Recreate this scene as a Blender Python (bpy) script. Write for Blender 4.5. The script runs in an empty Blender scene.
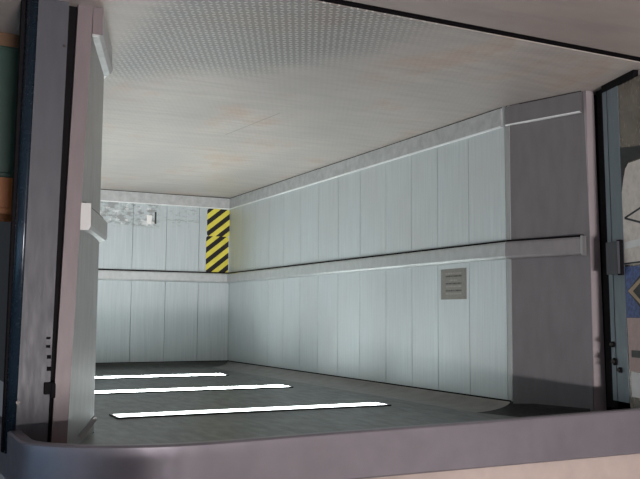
import bpy, bmesh, math, random
from mathutils import Vector, Matrix
random.seed(7)
S = bpy.context.scene
COL = S.collection

# ------------------------------------------------------------------ helpers
def obj(name, bm, mat, parent=None, smooth=False):
    bmesh.ops.recalc_face_normals(bm, faces=bm.faces[:])
    me = bpy.data.meshes.new(name); bm.to_mesh(me); bm.free()
    if smooth:
        for p in me.polygons: p.use_smooth = True
    for m in (mat if isinstance(mat, (list, tuple)) else [mat]): me.materials.append(m)
    o = bpy.data.objects.new(name, me); COL.objects.link(o)
    if parent:
        o.parent = parent
        o.matrix_parent_inverse = Matrix.Translation(-parent.location) if parent.type == 'EMPTY' else Matrix()
    return o
def tag(o, label, cat, group=None):
    o['label'] = label; o['category'] = cat
    if group: o['group'] = group
    return o
def thing(name, label, cat, loc, group=None):
    o = bpy.data.objects.new(name, None); COL.objects.link(o); o.location = loc
    o.empty_display_size = .05
    return tag(o, label, cat, group)
def struct(o): o['kind'] = 'structure'; return o
def box(bm, x0, x1, y0, y1, z0, z1, bev=0, mi=0):
    r = bmesh.ops.create_cube(bm, size=1)
    for v in r['verts']:
        v.co = Vector((x0 if v.co.x < 0 else x1, y0 if v.co.y < 0 else y1, z0 if v.co.z < 0 else z1))
    if bev:
        es = list({e for v in r['verts'] for e in v.link_edges})
        bmesh.ops.bevel(bm, geom=es, offset=bev, segments=2, affect='EDGES', profile=.5)
    for v in r['verts']:
        if v.is_valid:
            for f in v.link_faces: f.material_index = mi
    return bm
def hexa(bm, b, t, mi=0):
    """solid between a bottom quad and a top quad"""
    vb = [bm.verts.new(p) for p in b]; vt = [bm.verts.new(p) for p in t]; n = len(b)
    fs = [bm.faces.new(vb[::-1]), bm.faces.new(vt)]
    for i in range(n): fs.append(bm.faces.new((vb[i], vb[(i+1) % n], vt[(i+1) % n], vt[i])))
    for f in fs: f.material_index = mi
    return bm
def sweep(bm, prof, path, mi=0, hot=()):
    """prof: list of (offset, z) ; path: list of (x, y, nx, ny) with n the offset direction"""
    rings = [[bm.verts.new((x+nx*o, y+ny*o, z)) for o, z in prof] for x, y, nx, ny in path]
    n = len(prof)
    for a, b in zip(rings, rings[1:]):
        for i in range(n): bm.faces.new((a[i], a[(i+1) % n], b[(i+1) % n], b[i])).material_index = 2 if i in hot else mi
    bm.faces.new(rings[0][::-1]); bm.faces.new(rings[-1])
    return bm
def cyl(bm, c, axis, r, d, seg=16):
    r_ = bmesh.ops.create_cone(bm, cap_ends=True, segments=seg, radius1=r, radius2=r, depth=d)
    q = Vector((0, 0, 1)).rotation_difference(Vector(axis).normalized())
    for v in r_['verts']: v.co = q @ v.co + Vector(c)
    return bm
def B(): return bmesh.new()

# ------------------------------------------------------------------ materials
class NT:
    def __init__(s, name):
        s.m = bpy.data.materials.new(name); s.m.use_nodes = True
        s.t = s.m.node_tree; s.p = s.t.nodes['Principled BSDF']; s.o = s.t.nodes['Material Output']
    def n(s, typ, **kw):
        x = s.t.nodes.new('ShaderNode'+typ)
        for k, v in kw.items():
            if k in x.inputs.keys(): x.inputs[k].default_value = v
            else: setattr(x, k, v)
        return x
    def l(s, a, b): s.t.links.new(a, b)
    def coord(s, scale=(1, 1, 1)):
        g = s.n('NewGeometry'); m = s.n('Mapping'); m.inputs['Scale'].default_value = scale
        s.l(g.outputs['Position'], m.inputs['Vector']); return m.outputs[0]
    def noise(s, scale, vec, detail=4, rough=.55):
        x = s.n('TexNoise'); x.inputs['Scale'].default_value = scale
        x.inputs['Detail'].default_value = detail; x.inputs['Roughness'].default_value = rough
        s.l(vec, x.inputs['Vector']); return x.outputs['Fac']
    def ramp(s, fac, stops):
        x = s.n('ValToRGB'); e = x.color_ramp.elements
        while len(e) < len(stops): e.new(.5)
        for i, (p, c) in enumerate(stops):
            e[i].position = p; e[i].color = (c, c, c, 1) if not isinstance(c, tuple) else (*c, 1)
        s.l(fac, x.inputs[0]); return x.outputs[0]
    def mix(s, fac, a, b, blend='MIX'):
        x = s.n('Mix', data_type='RGBA', blend_type=blend)
        for sock, v in ((x.inputs['Factor'], fac), (x.inputs['A'], a), (x.inputs['B'], b)): pass
        ins = [i for i in x.inputs if i.enabled]
        for i, v in zip((x.inputs[0], x.inputs[6], x.inputs[7]), (fac, a, b)):
            if isinstance(v, bpy.types.NodeSocket): s.l(v, i)
            elif isinstance(v, tuple): i.default_value = (*v, 1)
            else: i.default_value = v
        return x.outputs[2]
    def math(s, op, a, b=0., c=0.):
        x = s.n('Math', operation=op)
        for i, v in enumerate((a, b, c)):
            if isinstance(v, bpy.types.NodeSocket): s.l(v, x.inputs[i])
            else: x.inputs[i].default_value = v
        return x.outputs[0]
    def bump(s, h, strength=.3, dist=.002):
        x = s.n('Bump'); x.inputs['Strength'].default_value = strength; x.inputs['Distance'].default_value = dist
        s.l(h, x.inputs['Height']); s.l(x.outputs[0], s.p.inputs['Normal'])
def paint(name, col, rough=.5, metal=0., var=.12, nscale=(3, 3, 3), bump=0., spec=.5):
    t = NT(name); p = t.p; p.inputs['Specular IOR Level'].default_value = spec
    v = t.coord(nscale); n = t.noise(4, v)
    dk = tuple(c*(1-var) for c in col); lt = tuple(min(1, c*(1+var)) for c in col)
    t.l(t.ramp(n, [(.3, dk), (.7, lt)]), p.inputs['Base Color'])
    p.inputs['Metallic'].default_value = metal
    t.l(t.ramp(t.noise(9, v), [(.3, max(.02, rough-.06)), (.7, rough+.06)]), p.inputs['Roughness'])
    if bump: t.bump(n, bump)
    return t.m

def wall_steel():
    t = NT('brushed steel wall panels'); p = t.p
    st = t.noise(6, t.coord((14, 14, .35)), 5)         # vertical grain
    bl = t.noise(2.2, t.coord((1, 1, .8)), 3)          # broad hand-worn tone
    c = t.mix(t.ramp(st, [(.3, 0.), (.7, 1.)]), (.48, .525, .54), (.58, .625, .635))
    c = t.mix(t.ramp(bl, [(.35, .0), (.75, .35)]), c, (.49, .475, .465))
    t.l(c, p.inputs['Base Color']); p.inputs['Metallic'].default_value = .38
    t.l(t.ramp(st, [(.25, .38), (.75, .46)]), p.inputs['Roughness'])
    p.inputs['Anisotropic'].default_value = .6
    tv = t.n('CombineXYZ'); tv.inputs[2].default_value = 1; t.l(tv.outputs[0], p.inputs['Tangent'])
    t.bump(st, .10, .001)
    return t.m
def back_steel():
    t = NT('scuffed steel back panels'); p = t.p
    st = t.noise(6, t.coord((14, 14, .35)), 5)
    c = t.mix(t.ramp(st, [(.3, 0.), (.7, 1.)]), (.42, .46, .475), (.50, .54, .55))
    # kick scuffs low on the wall, glue and scratches of a torn notice
    g = t.n('NewGeometry'); sp = t.n('SeparateXYZ'); t.l(g.outputs['Position'], sp.inputs[0])
    X, Z = sp.outputs['X'], sp.outputs['Z']
    def win(v, a, b, s):
        u = t.n('MapRange', interpolation_type='SMOOTHSTEP'); u.inputs[1].default_value = a-s; u.inputs[2].default_value = a+s
        w = t.n('MapRange', interpolation_type='SMOOTHSTEP'); w.inputs[1].default_value = b-s; w.inputs[2].default_value = b+s
        w.inputs[3].default_value = 1; w.inputs[4].default_value = 0
        t.l(v, u.inputs[0]); t.l(v, w.inputs[0]); return t.math('MULTIPLY', u.outputs[0], w.outputs[0])
    w1 = t.math('MULTIPLY', win(X, .88, 1.62, .05), win(Z, .12, .40, .03))
    n1 = t.ramp(t.noise(5, t.coord((1.6, 1, 3.2)), 5, .7), [(.46, 0.), (.56, 1.)])
    c = t.mix(t.math('MULTIPLY', t.math('MULTIPLY', w1, n1), .7), c, (.22, .215, .21))
    n2 = t.ramp(t.noise(8, t.coord((1.5, 1, 2)), 4, .65), [(.56, 0.), (.62, 1.)])
    c = t.mix(t.math('MULTIPLY', t.math('MULTIPLY', w1, n2), .6), c, (.78, .78, .76))
    w2 = t.math('MULTIPLY', win(X, .40, .80, .08), win(Z, .13, .36, .05))
    n3 = t.ramp(t.noise(7, t.coord((1.2, 1, 3.5)), 5, .7), [(.52, 0.), (.60, 1.)])
    c = t.mix(t.math('MULTIPLY', t.math('MULTIPLY', w2, n3), .5), c, (.22, .22, .22))
    t.l(c, p.inputs['Base Color']); p.inputs['Metallic'].default_value = .1; p.inputs['Specular IOR Level'].default_value = .15
    t.l(t.ramp(st, [(.25, .38), (.75, .46)]), p.inputs['Roughness'])
    p.inputs['Anisotropic'].default_value = .6
    tv = t.n('CombineXYZ'); tv.inputs[2].default_value = 1; t.l(tv.outputs[0], p.inputs['Tangent'])
    t.bump(st, .10, .001)
    return t.m
def tread_floor():
    t = NT('worn tread plate'); p = t.p
    g = t.n('NewGeometry'); sp = t.n('SeparateXYZ'); t.l(g.outputs['Position'], sp.inputs[0])
    X, Y = sp.outputs['X'], sp.outputs['Y']
    P = .032
    # raised lozenges on a staggered lattice, alternating direction
    u = t.math('DIVIDE', t.math('ADD', t.math('MULTIPLY', X, .90), t.math('MULTIPLY', Y, .43)), P)
    v = t.math('DIVIDE', t.math('SUBTRACT', t.math('MULTIPLY', Y, .90), t.math('MULTIPLY', X, .43)), P)
    fu = t.math('SUBTRACT', t.math('FRACT', u), .5); fv = t.math('SUBTRACT', t.math('FRACT', v), .5)
    par = t.math('MODULO', t.math('ABSOLUTE', t.math('ADD', t.math('FLOOR', u), t.math('FLOOR', v))), 2.)
    a = t.math('ADD', fu, fv); b = t.math('SUBTRACT', fu, fv)
    l1 = t.math('ADD', t.math('MULTIPLY', t.math('MULTIPLY', a, a), 2.4), t.math('MULTIPLY', t.math('MULTIPLY', b, b), 11.))
    l2 = t.math('ADD', t.math('MULTIPLY', t.math('MULTIPLY', b, b), 2.4), t.math('MULTIPLY', t.math('MULTIPLY', a, a), 11.))
    m = t.n('Mix', data_type='FLOAT'); t.l(par, m.inputs[0]); t.l(l1, m.inputs[2]); t.l(l2, m.inputs[3])
    loz = t.n('MapRange', interpolation_type='SMOOTHSTEP'); loz.inputs[1].default_value = 1.0; loz.inputs[2].default_value = .35
    t.l(m.outputs[0], loz.inputs[0]); loz = loz.outputs[0]
    # worn smooth away from the doorway middle
    wx = t.n('MapRange', interpolation_type='SMOOTHSTEP'); wx.inputs[1].default_value = 1.1; wx.inputs[2].default_value = 1.75; t.l(X, wx.inputs[0])
    wx2 = t.n('MapRange', interpolation_type='SMOOTHSTEP'); wx2.inputs[1].default_value = 2.72; wx2.inputs[2].default_value = 2.45; t.l(X, wx2.inputs[0])
    wy = t.n('MapRange', interpolation_type='SMOOTHSTEP'); wy.inputs[1].default_value = .65; wy.inputs[2].default_value = -.05
    yy = t.math('ADD', t.math('SUBTRACT', Y, t.math('MULTIPLY', t.math('SUBTRACT', X, 1.75), .9)), t.math('MULTIPLY', t.math('SUBTRACT', t.noise(1.3, t.coord()), .5), .9)); t.l(yy, wy.inputs[0])
    wear = t.math('MULTIPLY', t.math('MULTIPLY', wx.outputs[0], wy.outputs[0]), wx2.outputs[0])
    wear = t.math('MAXIMUM', wear, .10)
    pat = t.math('MULTIPLY', loz, wear)
    n = t.noise(1.6, t.coord((1, .6, 1)), 5); st = t.noise(3, t.coord((.5, 4, 1)), 5, .65)
    c = t.mix(t.ramp(n, [(.3, 0.), (.7, 1.)]), (.40, .362, .335), (.56, .505, .462))
    c = t.mix(t.ramp(st, [(.42, 0.), (.70, .6)]), c, (.34, .315, .295))
    rust = t.ramp(t.noise(1.35, t.coord((1.1, .75, 1)), 4, .7), [(.52, 0.), (.66, .42)])
    c = t.mix(rust, c, (.46, .285, .185))
    gap = t.math('MULTIPLY', t.math('SUBTRACT', 1., loz), wear)
    c = t.mix(t.math('MULTIPLY', gap, .62), c, (.13, .145, .145))
    c = t.mix(t.math('MULTIPLY', pat, .7), c, (.56, .55, .54))
    ln = t.math('ABSOLUTE', t.math('SUBTRACT', t.math('SUBTRACT', X, 1.254), t.math('MULTIPLY', t.math('SUBTRACT', Y, 1.286), .0927)))
    sc = t.math('MULTIPLY', t.math('LESS_THAN', ln, .006), t.math('LESS_THAN', t.math('ABSOLUTE', t.math('SUBTRACT', Y, 1.72)), .44))
    c = t.mix(t.math('MULTIPLY', sc, .38), c, (.12, .11, .10))
    t.l(c, p.inputs['Base Color']); p.inputs['Metallic'].default_value = .15
    t.l(t.ramp(n, [(.3, .38), (.7, .55)]), p.inputs['Roughness'])
    t.bump(pat, .6, .003)
    return t.m
def lobby_floor():
    t = NT('trodden lobby floor'); p = t.p
    n = t.noise(1.1, t.coord((1, 1.6, 1)), 6, .6); st = t.noise(2.4, t.coord((.6, 3, 1)), 5, .6)
    c = t.mix(t.ramp(n, [(.3, 0.), (.7, 1.)]), (.30, .255, .235), (.40, .35, .32))
    c = t.mix(t.ramp(st, [(.5, 0.), (.7, .5)]), c, (.25, .22, .21))
    t.l(c, p.inputs['Base Color']); p.inputs['Roughness'].default_value = .5
    return t.m
def hazard_mat():
    t = NT('yellow and black hazard stripes'); p = t.p
    g = t.n('TexCoord'); sp = t.n('SeparateXYZ'); t.l(g.outputs['Object'], sp.inputs[0])
    d = t.math('SUBTRACT', sp.outputs['Z'], t.math('MULTIPLY', sp.outputs['X'], .80))
    f = t.math('FRACT', t.math('ADD', t.math('DIVIDE', d, .138), 10.15))
    k = t.math('GREATER_THAN', f, .5)
    ny = t.noise(9, t.coord()); ye = t.ramp(ny, [(.3, (.56, .49, .06)), (.7, (.70, .61, .10))])
    t.l(t.mix(k, ye, (.018, .016, .016)), p.inputs['Base Color']); p.inputs['Roughness'].default_value = .6; p.inputs['Specular IOR Level'].default_value = .2
    return t.m
def emit(name, col, s):
    t = NT(name); t.p.inputs['Base Color'].default_value = (.9, .9, .9, 1)
    t.p.inputs['Emission Color'].default_value = (*col, 1); t.p.inputs['Emission Strength'].default_value = s
    return t.m

M_wall = wall_steel(); M_back = back_steel(); M_floor = tread_floor(); M_lobby = lobby_floor()
M_hazard = hazard_mat()
M_trim = paint('satin steel trim', (.36, .365, .36), .45, .5, .08, (6, 6, 1))
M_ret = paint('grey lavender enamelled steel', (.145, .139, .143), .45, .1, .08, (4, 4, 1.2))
M_pink = paint('mauve grey enamel', (.155, .125, .130), .45, .05, .08, (6, 6, 1))
M_rail = paint('satin steel bumper', (.44, .455, .455), .42, .4, .08, (5, 5, 3))
M_skirt = paint('kicked steel skirting', (.44, .45, .45), .48, .3, .14, (4, 4, 4))
M_ceil = paint('dark satin ceiling', (.11, .117, .11), .36, .5, .10, (2, .6, 1))
M_cove = paint('dull steel cove', (.30, .29, .275), .42, .5, .14, (1.2, 1.2, 1))
M_dark = paint('black gap', (.006, .005, .006), .9, 0, .1, spec=.05)
M_joint = paint('dull joint steel', (.20, .205, .205), .6, .3, .1)
M_rubber = paint('black rubber seal', (.008, .007, .008), .8, 0, .1, spec=.08)  # also used for the shadow painted in under the rail
M_fascia = paint('lavender grey enamel fascia', (.25, .235, .265), .40, .5, .06, (2, 2, 2))
M_col = paint('grey enamel post', (.044, .046, .056), .5, 0., .10, (6, 6, 1.2))
M_blue = paint('slate blue painted reflection', (.010, .020, .032), .25, .2, .08)
M_bluegrey = paint('blue grey door steel', (.16, .195, .22), .40, .2, .10, (8, 8, 1))
M_mirror = paint('polished steel reveal', (.20, .17, .14), .25, .6, .18, (5, 5, 2))
M_litedge = paint('lamp-lit edge steel', (.80, .81, .80), .35, .3, .05)  # lamp light on the skirting ledge, painted as brighter steel
M_headshade = paint('header steel in painted shade', (.03, .03, .032), .6, 0, .1, spec=.2)  # shade at the head of the return, put into the colour
M_retrail = paint('grey lavender rail enamel', (.21, .20, .205), .45, .1, .08, (4, 4, 2))
M_strip = paint('pale mauve enamel strip', (.32, .28, .29), .45, 0, .06, (5, 5, 1))
M_screw = paint('dark screw head', (.05, .045, .045), .4, .7)
M_plate = paint('engraved bronze grey plate', (.24, .225, .205), .42, .4, .10, (12, 12, 12))
M_engr = paint('engraved letters', (.36, .33, .30), .5, .3)
M_engr_d = paint('dark engraved letters', (.06, .055, .05), .5, .2)
M_white = paint('white paper and painted reflection', (.80, .78, .76), .6, 0, .05)
M_pale = paint('pale painted reflection', (.72, .64, .57), .55, 0, .12, (6, 6, 6))
M_pinkp = paint('faded pink painted reflection', (.50, .36, .33), .6, 0, .10, (6, 6, 6))
M_bluep = paint('blue painted reflection', (.06, .10, .26), .5, 0, .5, (14, 14, 14))
M_black = paint('black tape and painted reflection', (.012, .012, .014), .5, 0, .1)
M_tan = paint('tan painted reflection', (.42, .30, .18), .5, 0, .15)
M_green = paint('dark green enamel', (.008, .038, .026), .4, 0, .15)
M_orange = paint('orange plastic', (.24, .075, .012), .45, 0, .12)
M_brown = paint('orange brown plinth', (.13, .065, .028), .5, 0, .2)
M_cream = paint('cream wall paint', (.45, .375, .335), .65, 0, .06)
M_lobw = paint('dim lobby wall', (.22, .20, .19), .7, 0, .08)
M_bezel = paint('dark lamp bezel', (.045, .047, .045), .35, .6)
M_bluefill = emit('blue fill glow', (.22, .52, .8), 1.3)

# ------------------------------------------------------------------ the lift car
W, D = 2.66, 5.577           # inner width and depth
ZP = 1.942                   # top of the wall panels
ZC = 2.0                     # ceiling
KY = .41                     # where the flared front returns begin
RF = (-.165, -.150)          # front end of the left return (plan)
LF = (2.850, -.205)          # front end of the right return (plan)
LEAN = .028                  # the right front post leans outwards, per metre

# floor
bm = B(); box(bm, -.40, 3.12, -.735, D+.05, -.08, 0)
struct(obj('floor', bm, M_floor))
bm = B(); box(bm, -5.0, 6.8, -12.0, -.800, -.08, -.004); box(bm, 3.12, 6.8, -.800, 2.6, -.08, -.004); box(bm, -5.0, -.40, -.800, 2.6, -.08, -.004)
struct(obj('floor', bm, M_lobby))
# door sill: dark running slot with a thin nose
bm = B(); box(bm, -.40, 3.12, -.800, -.735, -.08, -.006); box(bm, -.40, 3.12, -.772, -.765, -.006, -.001)
s = obj('door_sill', bm, M_dark)
tag(s, 'dark slotted door sill between the tread plate and the lobby floor', 'sill')

def panels(bm, seams, put, z0=0, z1=ZP, gap=.0025):
    for a, b in zip(seams, seams[1:]): put(bm, a+gap, b-gap, z0, z1)
ys = [.362, .412, .817, 1.202, 1.556, 1.946, 2.379, 2.785, 3.19, 3.588, 3.99, 4.38, 4.78, 5.17, D]
bm = B(); panels(bm, ys, lambda m, a, b, z0, z1: box(m, -.02, 0, a, b, z0, z1))
box(bm, -.05, -.021, .362, D+.05, 0, ZP+.05, mi=1)
struct(obj('wall_left', bm, [M_wall, M_joint]))
bm = B(); panels(bm, [KY]+ys[2:], lambda m, a, b, z0, z1: box(m, W, W+.02, a, b, z0, z1))
box(bm, W+.021, W+.05, KY, D+.05, 0, ZP+.05, mi=1)
struct(obj('wall_right', bm, [M_wall, M_joint]))
xs = [0, .384, .781, 1.176, 1.557, 1.95, 2.34, W]
bm = B(); panels(bm, xs, lambda m, a, b, z0, z1: box(m, a, b, D, D+.02, z0, z1))
box(bm, -.02, W+.02, D+.021, D+.05, 0, ZP+.05, mi=1)
struct(obj('wall_back', bm, [M_back, M_joint]))

# ceiling with three lamp slots, plus the coves down to the wall panels
CX0, CX1 = .30, W-.30
lamps = [(1.0, .17), (2.58, .21), (4.10, .22)]
LX0, LX1 = .60, 2.41
bm = B()
box(bm, CX0, W, -.24, D-.25, ZC, ZC+.02)
box(bm, -.35, CX0, -.24, KY-.03, ZC, ZC+.02); box(bm, W, W+.4, -.24, KY-.03, ZC, ZC+.02)
struct(obj('ceiling', bm, M_ceil))
cp = [(.30*(1-math.cos(a_*math.pi/16)), ZP+.004+(ZC-ZP-.004)*math.sin(a_*math.pi/16)) for a_ in range(9)]+[(.30, ZC+.03), (0, ZC+.03)]
bm = B(); sweep(bm, cp, [(0, .39, 1, -.12), (0, D, 1, 0)]); struct(obj('trim_1', bm, M_cove))
bm = B(); sweep(bm, cp, [(RF[0], RF[1], .96, -.28), (0, .39, 1, -.12)]); struct(obj('trim_11', bm, M_headshade))
bm = B(); box(bm, -.002, .003, .38, D, ZP-.004, ZP+.006); box(bm, 0, W, D-.003, D+.002, ZP-.004, ZP+.006); struct(obj('trim_12', bm, M_dark))
bm = B(); sweep(bm, cp, [(0, D, 0, -1), (W, D, 0, -1)]); struct(obj('trim_2', bm, M_ceil))

# flared front returns
def lean(z): return LEAN*z
d = Vector((RF[0]-0, RF[1]-KY)); d.normalize(); nR = (-d.y, d.x)     # faces into the car
nR = (abs(nR[0]), -abs(nR[1]))
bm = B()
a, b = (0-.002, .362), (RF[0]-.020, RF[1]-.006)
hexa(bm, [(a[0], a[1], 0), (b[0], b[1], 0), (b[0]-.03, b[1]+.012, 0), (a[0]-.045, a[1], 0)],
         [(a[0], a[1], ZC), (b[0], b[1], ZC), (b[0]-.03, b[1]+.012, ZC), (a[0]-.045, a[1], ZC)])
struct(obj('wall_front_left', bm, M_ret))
bm = B()
hexa(bm, [(RF[0]-.012, RF[1]-.008, 0), (RF[0]-.074, RF[1]-.008, 0), (RF[0]-.074, RF[1]+.03, 0), (RF[0]-.012, RF[1]+.03, 0)],
         [(RF[0]-.030, RF[1]-.008, ZC), (RF[0]-.125, RF[1]-.008, ZC), (RF[0]-.125, RF[1]+.03, ZC), (RF[0]-.030, RF[1]+.03, ZC)])
struct(obj('trim_10', bm, M_strip))
bm = B(); box(bm, -.60, -.23, -.10, -.06, 0, 1.99); struct(obj('trim_3', bm, M_dark))
bm = B(); box(bm, -.006, .0008, .366, .408, 0, ZP)
struct(obj('trim_4', bm, M_trim))
bm = B()
def q(x, y, z): return (x+lean(z), y, z)
for z0, z1 in ((0, ZC),):
    hexa(bm, [(W, KY, z0), (W+.03, KY, z0), q(LF[0]+.02, LF[1]+.012, z0), q(LF[0], LF[1], z0)],
             [(W, KY, z1), (W+.03, KY, z1), q(LF[0]+.02, LF[1]+.012, z1), q(LF[0], LF[1], z1)])
struct(obj('wall_front_right', bm, M_trim))
bm = B()
hexa(bm, [q(LF[0], LF[1], 0), q(LF[0]+.066, LF[1]-.002, 0), q(LF[0]+.066, LF[1]+.03, 0), q(LF[0]+.01, LF[1]+.03, 0)],
         [q(LF[0], LF[1], ZC), q(LF[0]+.066, LF[1]-.002, ZC), q(LF[0]+.066, LF[1]+.03, ZC), q(LF[0]+.01, LF[1]+.03, ZC)])
struct(obj('trim_5', bm, M_pink))

# skirting boards and bumper rails
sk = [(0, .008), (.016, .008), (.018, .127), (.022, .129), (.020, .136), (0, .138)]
dk = [(0, 0), (.006, 0), (.006, .010), (0, .010)]
def skirt(name, path, m=None):
    bm = B(); sweep(bm, sk, path, 0, (3, 4)); sweep(bm, dk, path, 1); return struct(obj(name, bm, [m or M_skirt, M_dark, M_litedge]))
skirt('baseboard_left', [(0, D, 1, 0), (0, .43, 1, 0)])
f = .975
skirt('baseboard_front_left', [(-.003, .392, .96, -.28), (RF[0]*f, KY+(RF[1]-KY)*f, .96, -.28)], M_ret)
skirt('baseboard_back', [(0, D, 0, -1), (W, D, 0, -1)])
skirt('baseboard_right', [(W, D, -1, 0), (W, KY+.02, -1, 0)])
sk2 = [(0, .004), (.040, .004), (.045, .112), (.030, .135), (0, .142)]
bm = B(); sweep(bm, sk2, [(W, KY, -1, 0), (LF[0], LF[1], -1, 0)]); o = struct(obj('baseboard_front_right', bm, M_skirt))
bm = B(); box(bm, LF[0]-.045, LF[0], LF[1]-.006, LF[1]-.001, .004, .128); obj('end_plate', bm, M_pink, o)['label'] = 'mauve end plate'

rl = [(0, .912), (.030, .912), (.040, .925), (.042, 1.004), (.034, 1.018), (.0, 1.024)]
rg = [(0, .896), (.018, .899), (.018, .912), (0, .912)]  # dark strip drawn in for the shadow below the rail
def rail(path, label, end=None, ret=False):
    bm = B(); sweep(bm, rl, path[:2] if ret else path)
    t = thing('bumper_rail', label, 'bumper rail', (path[0][0], path[0][1], .912), 'bumper rails round the lift car')
    obj('rail', bm, M_rail, t)
    if ret:
        bm = B(); sweep(bm, rl, path[1:]); obj('return_piece', bm, M_retrail, t)['label'] = 'lavender grey angled end piece of the rail'
    bm = B(); sweep(bm, rg, path); obj('shadow_strip', bm, M_rubber, t)['label'] = 'black strip painted in as the shadow under the rail'
    if end:
        bm = B(); sweep(bm, [(0, .905), (.044, .905), (.046, 1.008), (.036, 1.026), (0, 1.028)], end)
        obj('end_cap', bm, M_trim, t)['label'] = 'bright end cap'
    return t
rail([(0, D-.045, 1, 0), (0, .375, 1, -.10), (RF[0]*.97, KY+(RF[1]-KY)*.97, .96, -.28)],
     'long steel bumper rail along the panelled wall with the engraved plate',
     [(RF[0]*.97, KY+(RF[1]-KY)*.97, .96, -.28), (RF[0]*.995, KY+(RF[1]-KY)*.995, .96, -.28)], True)
rail([(0, D, 0, -1), (W, D, 0, -1)], 'steel bumper rail across the far back wall beside the hazard stripes')
rx = lambda s_: W+(LF[0]-W)*s_+lean(.96)*s_
rail([(W, D-.045, -1, 0), (W, KY, -1, 0), (rx(.96), KY+(LF[1]-KY)*.96, -1, 0)],
     'steel bumper rail whose chamfered end shows beside the mauve edge strip',
     [(rx(.96), KY+(LF[1]-KY)*.96, -1, 0), (rx(1.0), LF[1], -1, 0)])

# diagonal brace at the head of the right return
bm = B(); hexa(bm, [(2.848+.05, LF[1]-.012, 1.945), (2.848+.05, LF[1]+.01, 1.945), (2.782+.05, LF[1]+.01, 1.860), (2.782+.05, LF[1]-.012, 1.860)],
                   [(2.862+.05, LF[1]-.012, 1.932), (2.862+.05, LF[1]+.01, 1.932), (2.796+.05, LF[1]+.01, 1.848), (2.796+.05, LF[1]-.012, 1.848)])
for v in bm.verts: v.co.x -= .055
tag(obj('corner_brace', bm, M_trim), 'short diagonal steel brace where the mauve edge strip meets the header', 'brace')

# ------------------------------------------------------------------ ceiling lamps
def lamp(y, w, M_diff):
    t = thing('strip_lamp', '', 'ceiling light', ((LX0+LX1)/2, y, ZC), 'strip lamps across the dark panel')
    bm = B(); e = .014
    box(bm, LX0-e, LX1+e, y-w/2-e, y-w/2, ZC-.009, ZC+.001); box(bm, LX0-e, LX1+e, y+w/2, y+w/2+e, ZC-.009, ZC+.001)
    box(bm, LX0-e, LX0, y-w/2, y+w/2, ZC-.009, ZC+.001); box(bm, LX1, LX1+e, y-w/2, y+w/2, ZC-.009, ZC+.001)
    obj('bezel', bm, M_bezel, t)
    bm = B(); box(bm, LX0, LX1, y-w/2, y+w/2, ZC-.007, ZC+.001); obj('diffuser', bm, M_diff, t)['label'] = 'glowing white diffuser'
    return t
for (y, w), lab in zip(lamps, ('white strip lamp nearest the doorway, the dark bezel at its end showing',
                               'white strip lamp in the middle of the three, about halfway to the back wall',
                               'white strip lamp farthest from the doorway, close to the back wall')):
    lamp(y, w, emit('lamp diffuser', (.91, 1, .995), {1.0: 5.5, 2.58: 19, 4.10: 26}[y]))['label'] = lab

# ------------------------------------------------------------------ stickers and plate
def hazard(z0, z1, xo, label):
    bm = B(); box(bm, 0, .283, -.0015, 0, 0, z1-z0)
    es = [e for e in bm.edges if abs(e.verts[0].co.y-e.verts[1].co.y) > .001 and abs(e.verts[0].co.x-e.verts[1].co.x) < .001]
    bmesh.ops.bevel(bm, geom=es, offset=.03, segments=4, affect='EDGES', profile=.5)
    o = obj('hazard_sticker', bm, M_hazard); o.location = (xo, D-.0005, z0)
    return tag(o, label, 'hazard sticker', 'striped hazard stickers in the back corner')
hazard(.142, .470, .006, 'black and yellow striped sticker beside the skirting in the back corner')
hazard(.470, .908, .014, 'black and yellow striped sticker ending at the bumper rail in the back corner')
bm = B(); box(bm, .905, .925, D-.003, D+.001, .222, .36)
tag(obj('tape_scrap', bm, M_black), 'narrow black scrap of tape on the scuffed patch of the back wall', 'tape')
bm = B(); hexa(bm, [(.955, D-.0025, .265), (1.02, D-.0025, .262), (1.02, D+.001, .262), (.955, D+.001, .265)], [(.965, D-.0025, .37), (1.012, D-.0025, .362), (1.012, D+.001, .362), (.965, D+.001, .37)])
tag(obj('paper_scrap', bm, M_white), 'torn pale scrap of paper beside the black tape on the back wall', 'paper')

t = thing('engraved_plate', 'small square bronze-grey plate with rows of engraved text on the panelled wall', 'plate', (0, 1.005, 1.06))
bm = B(); box(bm, .0005, .004, .848, 1.158, 1.058, 1.279, .0012); obj('plate', bm, M_plate, t)
# rows of worn lettering, too small to be read in the photo: short strokes of uneven length
rows = [1.238, 1.216, 1.186, 1.165, 1.142, 1.112, 1.092]
for r, z in enumerate(rows):
    bm = B(); y = .955 if r == 4 else .905; end = 1.05 if r == 4 else 1.095
    while y < end:
        w = random.choice((.006, .009, .012))
        box(bm, .0035, .0046, y, min(y+w, end), z-.0055, z+.0055, 0, r % 2); y += w+random.choice((.003, .005, .007))
    obj('text_line', bm, [M_engr, M_engr_d], t)

# ------------------------------------------------------------------ landing doorway: right post
YP = -.215
def post(bm, x0, x1, y0, y1, z0, z1, k=.016):
    f = lambda x, z: x+k*z
    hexa(bm, [(f(x0, z0), y0, z0), (f(x1, z0), y0, z0), (f(x1, z0), y1, z0), (f(x0, z0), y1, z0)],
             [(f(x0, z1), y0, z1), (f(x1, z1), y0, z1), (f(x1, z1), y1, z1), (f(x0, z1), y1, z1)])
    return bm
pt = thing('door_post', 'grey steel door post with screws and slots beside the mauve edge strip', 'door post', (3.03, YP, 0))
bm = B(); post(bm, 2.958, 3.090, YP, YP+.05, 0, 1.99); obj('face_plate', bm, M_col, pt)
bm = B(); post(bm, 2.905, 2.958, YP+.05, YP+.07, 0, 1.99, .022); obj('seal', bm, M_rubber, pt)['label'] = 'black gap seal'
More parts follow.
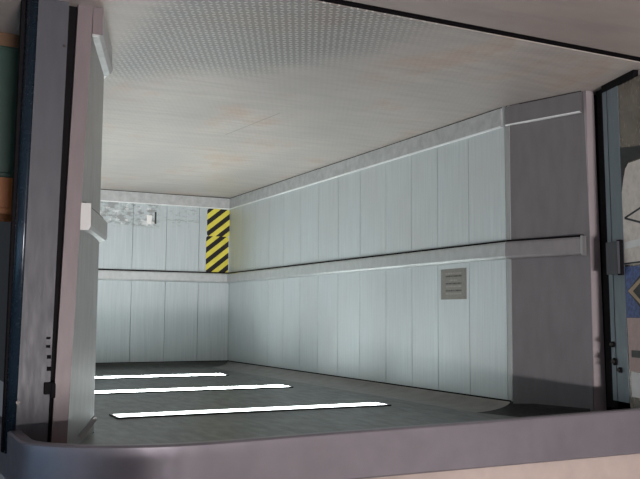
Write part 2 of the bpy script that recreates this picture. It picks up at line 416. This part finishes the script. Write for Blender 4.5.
# rounded outer corner, its slate blue a reflection painted in
bm = B(); prof = [(3.090, YP+.001), (3.106, YP+.002), (3.122, YP+.010), (3.132, YP+.024), (3.136, YP+.045), (3.136, YP+.09), (3.090, YP+.09)]
hexa(bm, [(x+.012*0, y, 0) for x, y in prof], [(x+.012*1.99, y, 1.99) for x, y in prof])
obj('rounded_edge', bm, M_blue, pt, True)['label'] = 'dark slate-blue rounded edge'
bm = B(); post(bm, 3.137, 3.153, YP+.055, YP+.11, 0, 1.99, .006); obj('gasket', bm, M_rubber, pt)['label'] = 'black gasket strip'
for (x, z, r) in ((2.972, .205, .007), (3.086, 1.776, .009)):
    bm = B(); cyl(bm, (x+.016*z-.016*z*0, YP-.002, z), (0, 1, 0), r, .006); obj('screw', bm, M_screw, pt)
for x, z, h in ((2.990, 1.50, .010), (2.990, 1.535, .012), (2.985, 1.578, .016), (2.984, 1.628, .018)):
    bm = B(); box(bm, x, x+.018, YP-.0015, YP+.002, z, z+h, .0005); obj('slot', bm, M_dark, pt)
bm = B(); box(bm, 2.966, 3.012, YP-.02, YP-.0005, 1.695, 1.745, .003); box(bm, 2.966, 2.985, YP-.03, YP-.0005, 1.70, 1.76, .003)
tag(obj('door_latch', bm, M_rubber), 'small black latch block on the grey screwed door post', 'latch')

# ------------------------------------------------------------------ landing doorway: left reveal (slanting panel)
A0 = Vector((-.227, -.141, 0)); T0 = (Vector((-.080, -.654, 0))-A0).normalized(); N0 = Vector((-T0.y, T0.x, 0))
if N0.x < 0: N0 = -N0
def P(s, z, off=0.): v = A0+T0*(s+.026*z)+N0*off; return (v.x, v.y, z)
def slab(bm, s0, s1, z0, z1, o0, o1):
    return hexa(bm, [P(s0, z0, o0), P(s1, z0, o0), P(s1, z0, o1), P(s0, z0, o1)], [P(s0, z1, o0), P(s1, z1, o0), P(s1, z1, o1), P(s0, z1, o1)])
def flat(bm, pts, o0, o1):
    return hexa(bm, [P(s, z, o0) for s, z in pts], [P(s, z, o1) for s, z in pts])
dr = thing('sliding_door', 'blue-grey sliding door edge beside the plain grey front panel', 'door', A0+T0*.3)
bm = B(); slab(bm, .02, .145, .001, 1.93, -.06, -.03); obj('seal', bm, M_rubber, dr)['label'] = 'black rubber seal'
bm = B(); slab(bm, .145, .188, .045, 1.88, -.03, 0); obj('edge_strip', bm, M_bluegrey, dr)
bm = B(); slab(bm, .188, .200, .045, 1.88, -.03, -.008); obj('groove', bm, M_rubber, dr)['label'] = 'thin dark groove'
bm = B(); slab(bm, .200, .318, .045, 1.88, -.03, 0); obj('leaf_edge', bm, M_bluegrey, dr)
bm = B(); slab(bm, .145, .505, .001, .045, -.03, .004); obj('threshold_strip', bm, M_rubber, dr)['label'] = 'black strip along the floor'
# reveal
rv = struct(obj('trim_6', slab(B(), .320, .56, .045, 1.93, -.04, -.004), M_mirror))
lb = thing('door_lock_box', 'small grey lock box halfway along the blue-grey door edge', 'lock box', P(.26, .962))
bm = B(); slab(bm, .186, .312, .962, 1.150, .0005, .035); obj('casing', bm, M_col, lb)
bm = B(); slab(bm, .282, .320, .955, 1.158, .0006, .020); obj('side_flange', bm, M_rubber, lb)['label'] = 'dark side flange'
for s_, z_, r_, lab in ((.176, 1.556, .017, 'uppermost in the photo of the three small black contacts on the blue-grey door edge'),
                        (.190, 1.655, .022, 'round black contact on the blue-grey door edge, between two smaller ones'),
                        (.245, 1.700, .016, 'small black contact nearest the header on the blue-grey door edge')):
    c = thing('door_contact', lab, 'door contact', P(s_, z_), 'black contacts on the door edge')
    bm = B(); cyl(bm, P(s_, z_, .006), N0, r_, .012); obj('base', bm, M_rubber, c)
    bm = B(); cyl(bm, P(s_, z_, .018), N0, r_*.5, .014); obj('stud', bm, M_screw, c)
# coloured patches painted in for reflections on the reveal
R_ = 'reflections painted on the polished reveal'
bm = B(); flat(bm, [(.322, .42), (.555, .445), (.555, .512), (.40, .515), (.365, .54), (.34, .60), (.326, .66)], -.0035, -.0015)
tag(obj('black_reflection', bm, M_black), 'curved black painted reflection on the polished reveal next to the blue-grey door edge', 'patch')
ps = thing('pale_reflection', 'pale curved painted reflection with thin black triangle lines on the polished reveal', 'painted reflection', P(.45, .6), R_)
bm = B(); flat(bm, [(.402, .522), (.555, .520), (.555, 1.10), (.322, 1.10), (.322, .68), (.342, .61), (.368, .55)], -.0036, -.0018); obj('reflected_patch', bm, M_pale, ps)
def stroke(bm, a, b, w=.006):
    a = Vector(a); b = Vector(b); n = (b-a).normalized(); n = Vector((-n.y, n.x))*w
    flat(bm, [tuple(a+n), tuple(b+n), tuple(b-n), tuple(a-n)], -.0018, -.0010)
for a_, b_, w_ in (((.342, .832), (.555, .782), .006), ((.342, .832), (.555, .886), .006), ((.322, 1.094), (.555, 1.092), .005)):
    bm = B(); stroke(bm, a_, b_, w_); obj('reflected_line', bm, M_black, ps)['label'] = 'thin black line'
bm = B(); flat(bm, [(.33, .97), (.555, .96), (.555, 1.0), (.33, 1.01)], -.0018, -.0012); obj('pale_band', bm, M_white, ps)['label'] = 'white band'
bs = thing('blue_reflection', 'blue and black painted reflection with a tan wedge on the polished reveal', 'sticker', P(.45, 1.12), R_)  # a painted reflection, no sticker is there
bm = B(); flat(bm, [(.322, 1.112), (.555, 1.112), (.555, 1.40), (.325, 1.40)], -.0036, -.0018); obj('reflected_patch', bm, M_bluep, bs)
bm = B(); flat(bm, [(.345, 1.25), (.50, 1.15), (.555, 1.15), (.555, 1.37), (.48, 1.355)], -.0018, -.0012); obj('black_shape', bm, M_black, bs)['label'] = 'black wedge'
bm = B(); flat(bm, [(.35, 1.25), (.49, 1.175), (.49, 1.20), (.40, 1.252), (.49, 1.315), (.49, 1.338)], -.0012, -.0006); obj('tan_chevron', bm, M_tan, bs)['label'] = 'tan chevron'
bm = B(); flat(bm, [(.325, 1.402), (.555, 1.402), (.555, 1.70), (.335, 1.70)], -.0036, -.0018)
pk = thing('pink_reflection', 'plain faded pink painted reflection with a dark band on the polished reveal', 'painted reflection', P(.45, 1.41), R_); obj('reflected_patch', bm, M_pinkp, pk)
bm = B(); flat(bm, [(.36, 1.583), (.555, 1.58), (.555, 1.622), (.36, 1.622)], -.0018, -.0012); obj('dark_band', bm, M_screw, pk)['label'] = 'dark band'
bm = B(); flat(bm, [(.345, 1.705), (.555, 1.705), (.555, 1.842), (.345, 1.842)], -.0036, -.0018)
tag(obj('white_reflection', bm, M_white), 'bright white painted reflection next to the header on the polished reveal', 'label', R_)  # a painted reflection, no label is there

# ------------------------------------------------------------------ header fascia with a rounded corner, lobby round it
plan = [(-1.6, -.800, 1.848), (.14, -.800, 1.873), (1.14, -.800, 1.888), (1.97, -.800, 1.897), (2.45, -.800, 1.904)]
for k in range(1, 13):
    a = k/12*math.pi/2
    plan.append((2.50+.645*math.sin(a), -.47-.33*math.cos(a), 1.905-.010*k/12))
plan += [(3.150, -.20, 1.893), (3.165, .10, 1.89), (3.178, .50, 1.888), (3.20, 1.3, 1.885)]
bm = B(); ZT = 2.10
n = len(plan); front = []
for i, (x, y, z) in enumerate(plan):
    x0, y0, _ = plan[max(i-1, 0)]; x1, y1, _ = plan[min(i+1, n-1)]
    tx, ty = x1-x0, y1-y0; l = math.hypot(tx, ty); nx, ny = -ty/l, tx/l     # inwards
    e = .008
    front.append([bm.verts.new(p) for p in ((x+nx*.05, y+ny*.05, z), (x+nx*e, y+ny*e, z), (x, y, z+e), (x, y, ZT-e), (x+nx*e, y+ny*e, ZT), (x+nx*.05, y+ny*.05, ZT))])
for a, b in zip(front, front[1:]):
    for i in range(6): bm.faces.new((a[i], a[(i+1) % 6], b[(i+1) % 6], b[i]))
bm.faces.new(front[0]); bm.faces.new(front[-1])
fa = struct(obj('trim_7', bm, M_fascia, None, True))
m = fa.modifiers.new('edge', 'EDGE_SPLIT'); m.split_angle = math.radians(40)
# soffit above the doorway and the roof of the housing
bm = B(); box(bm, -1.55, 2.62, -.745, -.25, 1.99, 2.06); struct(obj('trim_8', bm, M_dark))
# cream wall over the fascia, dim lobby shell
bm = B(); box(bm, -5, 3.20, -.74, -.64, 2.10, 3.0); struct(obj('wall_over_doorway', bm, M_cream))
bm = B(); box(bm, -5, -.105, -.74, -.64, 0, 2.10); struct(obj('wall_front', bm, M_lobw))
bm = B(); box(bm, 3.22, 6.8, 1.9, 2.0, 0, 3.0); struct(obj('wall_lobby_far', bm, M_lobw))
bm = B(); box(bm, -5, -4.9, -12, -.7, 0, 3.0); struct(obj('wall_lobby_left', bm, M_lobw))
bm = B(); box(bm, 6.7, 6.8, -12, 2.0, 0, .9); box(bm, 6.7, 6.8, -12, 2.0, 2.4, 3.0); box(bm, 6.7, 6.8, -12, -6.5, .9, 2.4); box(bm, 6.7, 6.8, .5, 2.0, .9, 2.4)
struct(obj('wall_lobby_right', bm, M_lobw))
bm = B(); box(bm, 6.74, 6.76, -6.5, .5, .9, 2.4); struct(obj('blue_fill_panel', bm, M_bluefill))  # glowing panel added out of view for a blue fill
bm = B(); box(bm, -5, 6.8, -12.1, -12, 0, 3.0); struct(obj('wall_lobby_back', bm, M_lobw))
bm = B(); box(bm, -5, 6.8, -12, 2.0, 3.0, 3.1); struct(obj('ceiling', bm, M_lobw))

bm = B(); box(bm, 2.50, 6.7, -4.7, -4.5, 2.22, 3.0); struct(obj('light_block', bm, M_lobw))  # unseen block added to keep lobby light off the fascia corner
# things seen past the outer edge of the door post
cb = thing('green_cabinet', 'dark green cabinet standing past the slate-blue door post edge', 'cabinet', (3.65, .7, -.004))
bm = B(); box(bm, 3.04, 4.2, .38, 1.0, -.004, .075, .004); obj('plinth', bm, M_brown, cb)['label'] = 'orange-brown plinth'
bm = B(); box(bm, 3.02, 4.2, .34, 1.0, .075, .735, .008); obj('body', bm, M_green, cb)
bm = B(); box(bm, 3.04, 3.68, .322, .34, .095, .715, .004); dd = obj('door', bm, M_green, cb)
bm = B(); box(bm, 3.62, 3.635, .300, .322, .36, .46, .003); obj('handle', bm, M_screw, dd)
bm = B(); box(bm, 3.70, 4.18, .322, .34, .095, .715, .004); dd = obj('door', bm, M_green, cb)
bm = B(); box(bm, 3.735, 3.75, .300, .322, .36, .46, .003); obj('handle', bm, M_screw, dd)
ob = thing('orange_crate', 'orange plastic crate standing on the dark green cabinet', 'crate', (3.5, .5, .735))
bm = B(); box(bm, 3.04, 3.85, .34, .36, .735, .905); box(bm, 3.04, 3.85, .70, .72, .735, .905); box(bm, 3.04, 3.06, .36, .70, .735, .905); box(bm, 3.83, 3.85, .36, .70, .735, .905); box(bm, 3.06, 3.83, .36, .70, .735, .75)
obj('body', bm, M_orange, ob)
bm = B(); box(bm, 3.03, 3.86, .33, .345, .885, .915, .003); box(bm, 3.03, 3.045, .345, .73, .885, .915, .003); box(bm, 3.845, 3.86, .345, .73, .885, .915, .003); box(bm, 3.045, 3.845, .715, .73, .885, .915, .003)
obj('rim', bm, M_orange, ob)

# ------------------------------------------------------------------ light
def area(name, loc, tgt, sx, sy, e, col):
    L = bpy.data.lights.new(name, 'AREA'); L.shape = 'RECTANGLE'; L.size = sx; L.size_y = sy; L.energy = e; L.color = col
    o = bpy.data.objects.new(name, L); COL.objects.link(o); o.location = loc
    o.rotation_euler = (Vector(tgt)-Vector(loc)).to_track_quat('-Z', 'Y').to_euler(); return o
area('lobby_light', (3.05, -9.0, 2.62), (1.3, 0, 1.2), 1.8, .22, 620, (1, .93, .93))
area('lobby_ceiling_light', (-.5, -5.6, 2.98), (-.5, -5.6, 0), 2.6, 2.2, 55, (1, .86, .78))

w = bpy.data.worlds.new('World'); S.world = w; w.use_nodes = True
w.node_tree.nodes['Background'].inputs[0].default_value = (.5, .55, .65, 1)
w.node_tree.nodes['Background'].inputs[1].default_value = .15

# ------------------------------------------------------------------ camera: the photo is upside down, so the camera is rolled over
C = Vector((3.6224, -4.0797, 1.3990)); yaw, pit, rol, F = .4642, .0882, .0067, 857.18
ca, sa, cb_, sb, cc, sc = math.cos(yaw), math.sin(yaw), math.cos(pit), math.sin(pit), math.cos(rol), math.sin(rol)
f = Vector((-sa*cb_, ca*cb_, -sb)); r = Vector((ca, sa, 0)); u = r.cross(f)
r2 = cc*r+sc*u; u2 = -sc*r+cc*u
cam = bpy.data.cameras.new('Camera'); co = bpy.data.objects.new('Camera', cam); COL.objects.link(co)
R = Matrix((-r2, -u2, -f)).transposed()
co.matrix_world = Matrix.Translation(C) @ R.to_4x4()
cam.sensor_width = 36; cam.lens = F*36/640; cam.clip_start = .05
S.camera = co
S.view_settings.view_transform = 'Standard'; S.view_settings.look = 'None'
S.view_settings.exposure = 0; S.view_settings.gamma = 1; S.view_settings.use_curve_mapping = False
